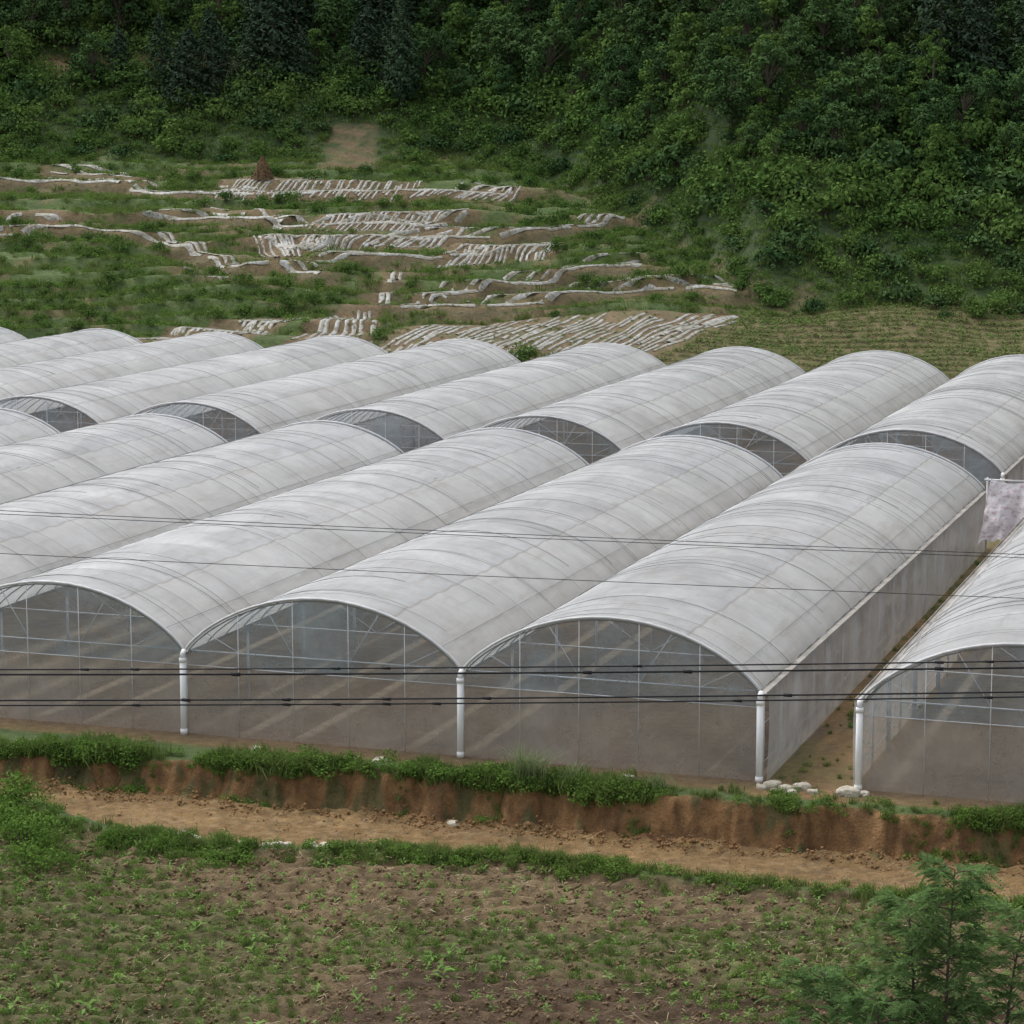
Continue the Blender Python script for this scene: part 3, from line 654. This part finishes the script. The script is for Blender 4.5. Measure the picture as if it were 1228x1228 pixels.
scatter('field_seedlings',cSd,x[m],y[m],R.uniform(.4,1.15,m.sum()),.02,.15)
m&=(y<-12)&(R.random(len(x))<.06)
scatter('young_cabbage_plants',cSd,x[m]+.1,y[m]+.1,R.uniform(1.4,2.,m.sum()),0,.1)
n=5500;x=R.uniform(-22,10,n);y=R.uniform(-20.5,-5.5,n);m=(y<yl(x)-.7);scatter('soil_clods',cCl,x[m],y[m],R.uniform(.3,.95,m.sum()),0,.4)
n=700;x=R.uniform(-22,10,n);y=yb(x)-R.uniform(.5,1.2,n);scatter('fallen_earth',cRC,x,y,R.uniform(.3,1.,n),0,.4)
n=400;x=R.uniform(-22,10,n);y=R.uniform(-7,-3,n);m=(y>yl(x));scatter('road_clods',cRC,x[m],y[m],R.uniform(.2,.6,m.sum()),0,.4)
n=900;x=R.uniform(-22,10,n);y=R.uniform(-20.5,-6,n);m=(y<yl(x)-.7);scatter('dry_stalk_litter',cLi,x[m],y[m],R.uniform(.5,1.2,m.sum()),0,.1)
n=220;x=R.uniform(.2,2.4,n);y=R.uniform(-1.5,38,n);scatter('path_weeds',cWd,x,y,R.uniform(.3,.8,n))
for (bx,by,sc) in ((-17.6,-6.5,1.05),(-17.1,-7.3,1.0),(-16.5,-8.2,1.05),(-15.7,-9.3,1.0),(-15.0,-10.4,.8),(-16.0,-7.7,.6),(-15.1,-8.9,.6),(-14.5,-9.6,.5),(-14.2,-8.0,.45),(-12.8,-7.8,.4)):
    place('roadside_bush',shrub_mesh('roadside_bush',int(abs(bx*10)),M['weed'],leaf=.05,per=520,nc=12),bx,by,sc)
place('wild_grass_clump',tuft_mesh('wild_grass_clump',71,M['palegrass'],260,.85,.4,.010,.9),-5.5,-1.95)
place('wild_grass_clump',tuft_mesh('wild_grass_clump',72,M['palegrass'],120,.5,.3,.008,.9),-2.2,-1.8)
place('wild_grass_clump',tuft_mesh('wild_grass_clump',73,M['palegrass'],120,.5,.3,.008,.9),-4.4,-1.8)
def feather(name,h,spread,seed,nb=26,lean=(0,0),kr=14):
    rg=np.random.default_rng(seed);tb=TB()
    def tk(t): return np.array([lean[0]*t*t,lean[1]*t*t,h*t])
    tb.tube([tk(t) for t in np.linspace(0,1,8)],np.linspace(.045,.010,8),7)
    V=[]
    for b in range(nb):
        t=.15+.87*(b/nb)**.9;t=min(t,1.);a=b*2.4+rg.uniform(-.6,.6);L=spread*(1.15-t)**.5*rg.uniform(.5,1.3)+.15
        d=np.array([math.cos(a),math.sin(a),rg.uniform(.3,1.0)]);d/=np.linalg.norm(d);p0=tk(t)
        dr=rg.uniform(.2,.5)
        pts=[p0+d*L*q+np.array([0,0,-dr*L*q*q]) for q in np.linspace(0,1,5)]
        tb.tube(pts,np.linspace(.014,.004,5),4)
        for k_ in range(kr):
            q=rg.uniform(.12,1)**.8;pb=p0+d*L*q+np.array([0,0,-dr*L*q*q]);a2=a+rg.uniform(-1.9,1.9);RL=rg.uniform(.22,.42)
            e=np.array([math.cos(a2),math.sin(a2),rg.uniform(-.3,.9)]);e/=np.linalg.norm(e);sd=nrm(np.cross(e,[0,0,1.])+rg.normal(size=3)*.45)
            m=8;w=((np.arange(m)+1)/m)[:,None];c0=pb+e*RL*w+np.array([0,0,-.5*RL])*w*w;ll=.10*np.sin(.7+2.0*w)*rg.uniform(.8,1.25,(m,1))
            for sgn in (-1,1):
                tip=c0+sd*sgn*ll+e*ll*.35+np.array([0,0,-.2])*ll;md=(c0+tip)/2
                V.append(np.stack([c0,md-e*.026,tip,md+e*.028],1).reshape(-1,3))
    V=np.concatenate(V);F=np.arange(len(V)).reshape(-1,4)
    v,f,mi=join([(np.concatenate(tb.v),tb.f,0),(V,F,1)])
    return mkmesh(name,v,f,[M['bark'],M['locust']],mi)
place('young_locust_tree',feather('young_locust_tree',4.1,1.35,5,44,(.1,.1),14),7.35,-16.7)
place('young_locust_tree',feather('young_locust_tree',3.1,1.45,6,34,(-.2,.1),13),6.7,-16.0)
place('young_locust_tree',feather('young_locust_tree',1.7,1.3,8,24,(-.3,0),12),5.2,-15.9)
place('young_locust_tree',feather('young_locust_tree',3.0,1.4,9,32,(.3,0),13),8.3,-15.6)
place('young_locust_tree',feather('young_locust_tree',1.8,1.3,10,26,(-.1,0),13),6.3,-17.2)
# ---------------------------------------------------------------- stones, tarp
def stone(name,x,y,sx,sy,sz,seed,mat):
    bm=bmesh.new();bmesh.ops.create_icosphere(bm,subdivisions=3,radius=1.)
    for vv in bm.verts:
        c=vv.co;f=.75+.6*float(fbm(np.array([c.x*1.3+seed]),np.array([c.y*1.3+c.z]),seed,3)[0]);m_=max(abs(c.x),abs(c.y),abs(c.z));c*= f*(.6+.4/m_)
        vv.co=(c.x*sx,c.y*sy,c.z*sz)
    me=bpy.data.meshes.new(name);bm.to_mesh(me);bm.free();me.materials.append(mat)
    place(name,me,x,y,1.,seed*1.3,sz*.3)
for i,(sx,sy,a) in enumerate([(.45,-.5,.2),(.8,-.65,.15),(1.15,-.4,.17),(.2,-.7,.12),(2.35,-.6,.22),(2.75,-.5,.12),(-3.2,-.9,.14),(-9.8,-1.4,.13),(-7.2,-2.9,.14),(1.5,-.7,.11),(-13.4,-1.2,.12),(.6,-.9,.1),(1.0,-.95,.12)]):
    stone('limestone_rock',sx,sy,a*1.3,a,a*.7,i+1,M['stone'])
for i in range(26):
    xx=R.uniform(-13,-7);stone('road_edge_stone',xx,float(yl(np.array([xx]))[0])+R.uniform(-.15,.25),R.uniform(.08,.2),R.uniform(.08,.15),R.uniform(.05,.1),i+30,M['stone'])
k=N('printed_tarp');pos=k.n('ShaderNodeNewGeometry').outputs['Position'];n=k.noise(3.,4)
mpp=k.n('ShaderNodeMapping',i_Vector=pos);mpp.inputs['Scale'].default_value=(1.,1.,2.2);n5=k.noise(4.5,2,.5,mpp.outputs[0])
col=k.mix(k.mp(n5,.57,.61,0,.6),(.82,.77,.79),(.50,.30,.38));col=k.mix(k.mp(n,.5,.7,0,.6),col,(.72,.68,.67));M['tarp']=k.end(k.pr(col,.5))
TY=34.2
S_,T_=np.meshgrid(np.linspace(0,1,50),np.linspace(0,1,44))
fold=.08*np.sin(S_*9+4*T_)*(1-T_*.5)+.38*(fbm(S_*4,T_*3,5,4)-.5)
xt=.75+1.65*S_;xb=.42+1.55*S_+.1*np.sin(S_*5);XX=xt*T_+xb*(1-T_)+.12*(fbm(S_*2,T_*3,15,3)-.5);ZZ=.8+(.25*np.sin(S_*5)+.1*np.sin(S_*17))*(1-T_)+2.5*T_-.16*np.sin(S_*math.pi)*T_
fy=TY-.1+fold-.4*(1-T_)
i=np.arange(50*44).reshape(44,50);Fq=np.stack([i[:-1,:-1].ravel(),i[:-1,1:].ravel(),i[1:,1:].ravel(),i[1:,:-1].ravel()],1)
e=empty('draped_tarp',(1.3,TY,0));o=obj('sheet',mkmesh('sheet',np.stack([XX.ravel(),fy.ravel(),ZZ.ravel()],1),Fq,[M['tarp']],smooth=True),e);o.location=(-1.3,-TY,0)
tb=TB();tb.tube([(.6,TY+.15,0),(.6,TY+.15,3.3)],.04);tb.tube([(2.2,TY+.15,0),(2.2,TY+.15,3.3)],.04);tb.tube([(.5,TY+.1,3.22),(2.42,TY+.1,3.22)],.035)
o=obj('support_rack',tb.mesh('support_rack',M['steel']),e);o.location=(-1.3,-TY,0)
q=quads(R.normal(size=(30,3))*.1,R.normal(size=(30,3)),.13,.6);o=obj('red_cloth',mkmesh('red_cloth',q[0],q[1],[M['red']]));o.location=(-8,42.8,HG+.05)
# ---------------------------------------------------------------- overhead lines
def W2(u,v): return (CX+u*math.cos(YAW)+v*math.sin(YAW),CY-u*math.sin(YAW)+v*math.cos(YAW))
def cable(tb,v0,v1,z0,z1,sag,r,U=32):
    t=np.linspace(-1,1,80);pts=[]
    for q in t:
        xx,yy=W2(q*U,v0+(v1-v0)*(q+1)/2);pts.append((xx,yy,z0+(z1-z0)*(q+1)/2-sag*(1-q*q)))
    tb.tube(pts,r,6,False);return pts
def zat(v,py): return CZ-v*math.tan(PIT+math.atan((py-614)/3038.))
tb=TB();V0=40.
for (pl,pr_,r) in ((805,795,.013),(811,803,.017),(842,832,.015),(848,838,.013)):
    m=(pl+pr_)/2;sl=(pr_-pl)/2*32/8.1
    p=cable(tb,V0,V0,zat(V0,m-sl)+.45,zat(V0,m+sl)+.45,.45,r)
    for q in R.choice(np.arange(28,52),7,False): c=np.array(p[q]);tb.tube([c-[.07,0,.0],c+[.07,0,.0]],r*1.9,6)
V1=48.
for (pl,pm,pr_) in ((612,640,664),(664,692,717),(616,644,668)):
    sl=(pr_-pl)/2*32/9.7
    cable(tb,V1,V1,zat(V1,pm-sl)+.3,zat(V1,pm+sl)+.3,.3,.007)
pl_=empty('power_line',(0,0,0));obj('cables',tb.mesh('cables',M['cable']),pl_)
def pole(x,y,h,name='utility_pole'):
    z0=float(H(np.array([x]),np.array([y]))[0]);e=empty(name,(x,y,z0))
    t=TB();t.tube([(0,0,-.5),(0,0,h)],[.17,.1],12);obj('shaft',t.mesh('shaft',M['concrete']),e)
    t=TB();a,b=math.cos(-YAW+1.57)*.8,math.sin(-YAW+1.57)*.8
    for zz in (h-.3,h-1.2): t.tube([(-a,-b,zz),(a,b,zz)],.04,6)
    obj('crossarms',t.mesh('crossarms',M['steel']),e);t=TB()
    for zz in (h-.3,h-1.2):
        for q in (-.9,0.2,.9): t.tube([(a*q,b*q,zz+.04),(a*q,b*q,zz+.12),(a*q,b*q,zz+.2)],[.05,.07,.035],8)
    obj('insulators',t.mesh('insulators',M['porcelain']),e)
for uu in (-32,32):
    for vv_,hh in ((V0,10.5),(V1,13.)): pole(*W2(uu,vv_),hh)
hx,hy=W2(37.1,182.);z0=float(H(np.array([hx]),np.array([hy]))[0])
zt=zat(182,258);pole(hx,hy,zt-z0+.1)
tb=TB()
for dz in (0,-1.75):
    a=np.array([hx,hy,zt+dz]);bx,by=W2(2,216.);b=np.array([bx,by,zat(216,280)+dz*.3+.6]);t=np.linspace(0,1,40)[:,None];pts=a*(1-t)+b*t;pts[:,2]-=(1.2*4*t*(1-t))[:,0]*.8;tb.tube(pts,.013,4,False)
obj('hillside_cables',tb.mesh('hillside_cables',M['wire']))
# ---------------------------------------------------------------- light, sky, camera
w=bpy.data.worlds.new('World');scene.world=w;w.use_nodes=True;nt=w.node_tree;nt.nodes.clear()
sk=nt.nodes.new('ShaderNodeTexSky');sk.sky_type='NISHITA';sk.sun_disc=False;sk.sun_elevation=math.radians(60);sk.sun_rotation=math.radians(-60);sk.air_density=1.;sk.dust_density=4.;sk.ozone_density=1.
hs=nt.nodes.new('ShaderNodeHueSaturation');hs.inputs['Saturation'].default_value=.3;hs.inputs['Value'].default_value=1.48;bg=nt.nodes.new('ShaderNodeBackground');bg.inputs[1].default_value=.15;wo=nt.nodes.new('ShaderNodeOutputWorld')
nt.links.new(sk.outputs[0],hs.inputs['Color']);nt.links.new(hs.outputs[0],bg.inputs[0]);nt.links.new(bg.outputs[0],wo.inputs[0])
L=bpy.data.lights.new('sun','SUN');L.energy=1.05;L.angle=math.radians(60);L.color=(1,.97,.93);so=bpy.data.objects.new('sun',L);link(so)
az=math.radians(-60);el=math.radians(60);dv=Vector((math.sin(az)*math.cos(el),math.cos(az)*math.cos(el),math.sin(el)));so.rotation_euler=dv.to_track_quat('Z','Y').to_euler();so.location=(0,0,80)
cam=bpy.data.cameras.new('camera');cam.sensor_width=36;cam.lens=36*3038.1/1228;cam.clip_end=3000;cam.clip_start=.5
co=bpy.data.objects.new('camera',cam);link(co);co.location=(CX,CY,CZ);co.rotation_euler=(math.pi/2-PIT,0,-YAW);scene.camera=co
scene.view_settings.view_transform='Standard';scene.view_settings.look='None';scene.view_settings.exposure=0
